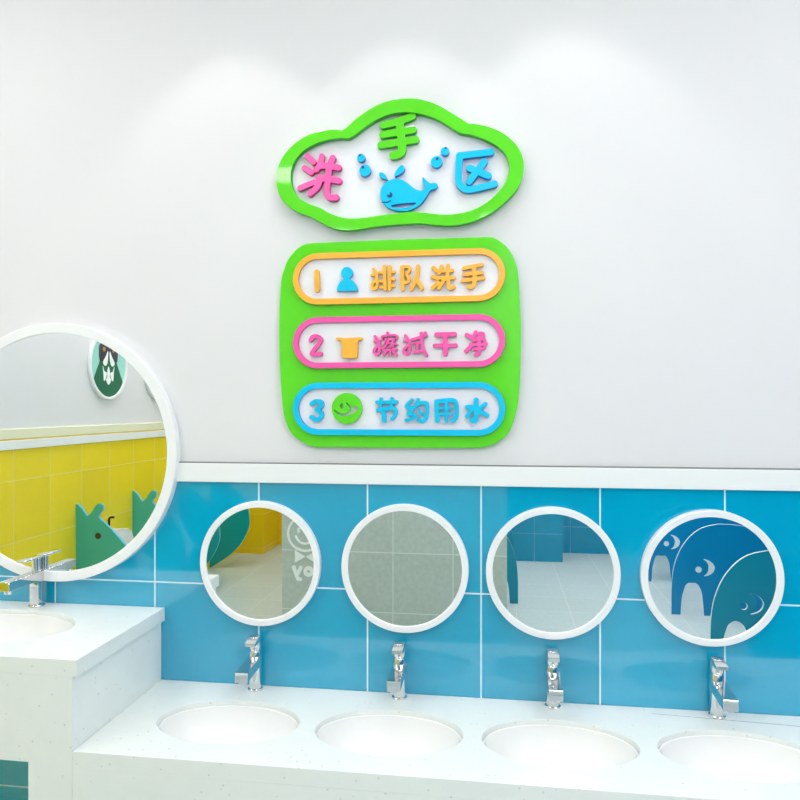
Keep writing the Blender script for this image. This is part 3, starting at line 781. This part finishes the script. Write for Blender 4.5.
# whale-like stall dividers on the right
def stall(x, y, mat, label, mirror_x=False, width=1.04, inset='pale_inset'):
    up = [(0.0, 0.0), (0.001, 0.158), (0.009, 0.262), (0.028, 0.345), (0.066, 0.432), (0.122, 0.505), (0.186, 0.551), (0.262, 0.573), (0.315, 0.577), (0.416, 0.569), (0.62, 0.535), (0.84, 0.480), (width, 0.430)]
    top = smooth_loop(up, closed=False, n=5)
    ar = smooth_loop([(0.197, 0.0), (0.188, 0.100), (0.180, 0.150), (0.160, 0.192), (0.124, 0.211), (0.090, 0.192), (0.076, 0.160), (0.062, 0.100), (0.055, 0.0)], closed=False, n=5)
    out = top + [(width, 0.0)] + ar
    cres = smooth_loop([(0.192, 0.356), (0.228, 0.346), (0.254, 0.321), (0.260, 0.300), (0.250, 0.274), (0.226, 0.255), (0.196, 0.248), (0.214, 0.266), (0.222, 0.290), (0.222, 0.318), (0.210, 0.340)], n=4)
    disc = circle(0.163, 0.288, 0.0190, 28)
    holes = [disc, cres]
    if mirror_x: out, holes = [(-a, b) for a, b in out], [[(-a, b) for a, b in h] for h in holes]
    o = plate('stall_divider', [out] + holes, -0.008, 0.008, mat, None, '+y', bev=0.001, side=M['white_edge'], loc=(x, y, 0))
    if inset:
        for nm, lp in (('eye', holes[0]), ('crescent', holes[1])):
            plate(nm, [lp], -0.007, 0.006, M[inset], o, '+y', bev=0.0003)['label'] = {'pale_inset': 'pale grey inset', 'dark_inset': 'dark inset'}[inset] if nm == 'eye' or inset == 'pale_inset' else 'deep blue inset'
    return tag(o, label, 'divider', 'curved toilet stall dividers')
def twin(st, loc, label):
    c = st.copy(); COL.objects.link(c); c.location = loc; c['label'] = label
    for ch in list(st.children):
        d = ch.copy(); COL.objects.link(d); d.parent = c
    return c
SX = 2.330
stall(SX, -2.010, M['whale_teal'], 'blue-green curved stall divider nearest the sinks, cut by the mirror rim', inset=None)
st = stall(SX, -2.827, M['whale_blue'], 'deep blue curved stall divider with pale crescent, middle of the three in the mirror')
twin(st, (SX, -3.672, 0), 'deep blue curved stall divider farthest back of three, mostly behind the middle one')
st4 = stall(1.376, -2.932, M['whale_teal'], 'blue-green stall divider foot poking out past the grey wall', True, 0.655)
twin(st4, (1.376, -3.75, 0), 'blue-green stall divider behind the one poking past the grey wall')

# boys' sign on the grey wall: reads Boy to somebody facing it (looking toward -y)
bs = thing('toilet_sign', (0.155, -2.082, 0.48), 'white raised smiling face, bow tie and word Boy on the grey wall', 'sign')
yw = dict(face='+y', bev=0.0006)
def bl(strokes, name, lb=None):
    o = plate(name, stroke_loops([(s, r) for s, r in strokes]), 0.0, 0.008, M['letter_white'], bs, **yw)
    if lb: o['label'] = lb
fc = (-0.004, 0.108)
plate('face_ring', [circle(fc[0], fc[1], 0.104, 64), circle(fc[0], fc[1], 0.092, 64)], 0.0, 0.008, M['letter_white'], bs, **yw)
bl([([(fc[0] + 0.055 * math.cos(a), fc[1] - 0.002 + 0.055 * math.sin(a)) for a in np.linspace(PI * 1.08, PI * 1.92, 14)], 0.0055)], 'smile')
for s in (-1, 1): bl([([(fc[0] + s * 0.036, fc[1] + 0.012), (fc[0] + s * 0.036, fc[1] + 0.026)], 0.008)], 'eye')
for s in (-1, 1): plate('bow_tie_half', [[(s * 0.002, -0.023), (s * 0.062, 0.012), (s * 0.062, -0.058)]], 0.0, 0.008, M['letter_white'], bs, **yw)
# letters, mirrored in x because the reader faces -y
fl = lambda pts, ox: [(ox - a, b) for a, b in pts]
zb = -0.129
bl([(fl([(0, zb + 0.075), (0, zb), (0.030, zb), (0.040, zb + 0.018), (0.030, zb + 0.039), (0, zb + 0.039)], 0.105), 0.0105), (fl([(0, zb + 0.075), (0.026, zb + 0.075), (0.034, zb + 0.058), (0.026, zb + 0.040)], 0.105), 0.0105)], 'letter')
bl([(fl([(0.020 * math.cos(a), zb + 0.022 + 0.020 * math.sin(a)) for a in np.linspace(0, 2 * PI, 20)], 0.018), 0.0105)], 'letter')
bl([(fl([(-0.020, zb + 0.043), (0.0, zb + 0.004)], -0.048), 0.0105), (fl([(0.022, zb + 0.043), (-0.004, zb - 0.022), (-0.018, zb - 0.024)], -0.048), 0.0105)], 'letter')

# ================================================================== LAMPS AND ADDED FILL LIGHTS
def panel_light(x, y, w, d, label, glow=None):
    t = thing('ceiling_light', (x, y, ZC), label, 'lamp', 'square ceiling light panels')
    bm = bmesh.new()
    for a in ((-w / 2, -w / 2 + 0.012, -d / 2, d / 2), (w / 2 - 0.012, w / 2, -d / 2, d / 2), (-w / 2, w / 2, -d / 2, -d / 2 + 0.012), (-w / 2, w / 2, d / 2 - 0.012, d / 2)):
        box(bm, *a, -0.014, 0.0)
    obj('frame', bm, M['trim'], t, smooth=False)
    bm = bmesh.new(); box(bm, -w / 2 + 0.012, w / 2 - 0.012, -d / 2 + 0.012, d / 2 - 0.012, -0.010, -0.002)
    obj('diffuser', bm, glow or M['panel_glow'], t, smooth=False)
    return t
panel_light(0.01, -2.37, 0.32, 0.29, 'small square ceiling light before the tall counter')
panel_light(-0.07, -3.80, 0.34, 0.24, 'small square ceiling light over the urinal aisle')
for x, y, w, d, lb, g in ((1.95, -1.35, 1.2, 0.6, 'added oblong fill light before the far end of the low counter', 'wide_fill_glow'),  # unseen ceiling panels added to brighten and even out the room
                          (-0.72, -1.35, 0.5, 0.6, 'added oblong fill light before the tall counter by the yellow wall', 'rear_fill_glow'),
                          (0.95, -0.62, 1.8, 0.2, 'added narrow fill light above the first basins of the low counter', 'soft_fill_glow'),
                          (-0.50, -0.68, 0.9, 0.4, 'added oblong fill light right above the tall counter', 'wide_fill_glow'),
                          (2.65, -0.85, 0.9, 0.5, 'added oblong fill light by the blue side wall', 'wide_fill_glow'),
                          (2.12, -2.60, 0.9, 0.6, 'added oblong fill light above the gap beside the grey wall', 'rear_fill_glow'),
                          (2.98, -2.60, 0.6, 0.6, 'added square fill light above the blue stall dividers', 'rear_fill_glow'),
                          (1.70, -3.70, 1.2, 0.6, 'added oblong fill light above the back of the stall aisle', 'rear_fill_glow'),
                          (-0.72, -2.55, 0.5, 0.8, 'added oblong fill light above the middle of the urinal row', 'side_fill_glow')):
    panel_light(x, y, w, d, lb, M[g])

def downlight(x, y, label):
    t = thing('downlight', (x, y, ZC), label, 'lamp', 'round downlights by the sign wall')
    bm = bmesh.new(); lathe(bm, [(0.045, 0), (0.045, -0.004), (0.033, -0.006), (0.030, 0.0), (0.045, 0.0)], 40)
    bmesh.ops.remove_doubles(bm, verts=bm.verts[:], dist=1e-6)
    obj('trim_ring', bm, M['trim'], t)
    bm = bmesh.new(); lathe(bm, [(0, -0.001), (0.029, -0.001), (0.029, 0.0), (0, 0.0)], 32); obj('lens', bm, M['spot_glow'], t)
    li = bpy.data.lights.new('downlight_beam', 'SPOT')
    li.energy = SPOT_W; li.spot_size = math.radians(72); li.spot_blend = 0.22; li.shadow_soft_size = 0.03; li.color = (1, 0.99, 0.97)
    o = bpy.data.objects.new('downlight_beam', li); o.location = (0, 0, -0.012); link(o, t)
SPOT_W = 13.0
for x, lb in ((0.532, 'round downlight by the sign wall, nearest the big mirror'), (0.993, 'round downlight by the sign wall, middle of three'), (1.413, 'round downlight by the sign wall, farthest from the big mirror')):
    downlight(x, -0.32, lb)

# ================================================================== CAMERA, WORLD, VIEW
cam = bpy.data.cameras.new('camera')
cam.sensor_fit = 'HORIZONTAL'; cam.sensor_width = 36.0
cam.lens = F / 800 * 36.0
cam.shift_y = (CYP - 400) / 800
cam.clip_start = 0.02
co = bpy.data.objects.new('camera', cam)
co.location = (CX, -CD, H)
co.rotation_euler = (PI / 2, 0, -PSI)
COL.objects.link(co)
SC.camera = co
w = bpy.data.worlds.new('world'); w.use_nodes = True
w.node_tree.nodes['Background'].inputs[0].default_value = (0.8, 0.86, 0.95, 1)
w.node_tree.nodes['Background'].inputs[1].default_value = 0.3
SC.world = w
SC.cycles.max_bounces = 16
SC.cycles.diffuse_bounces = 8
SC.cycles.glossy_bounces = 6
SC.cycles.use_denoising = True
SC.view_settings.view_transform = 'Standard'
SC.view_settings.look = 'None'
SC.view_settings.exposure = -0.86
SC.view_settings.gamma = 1.0
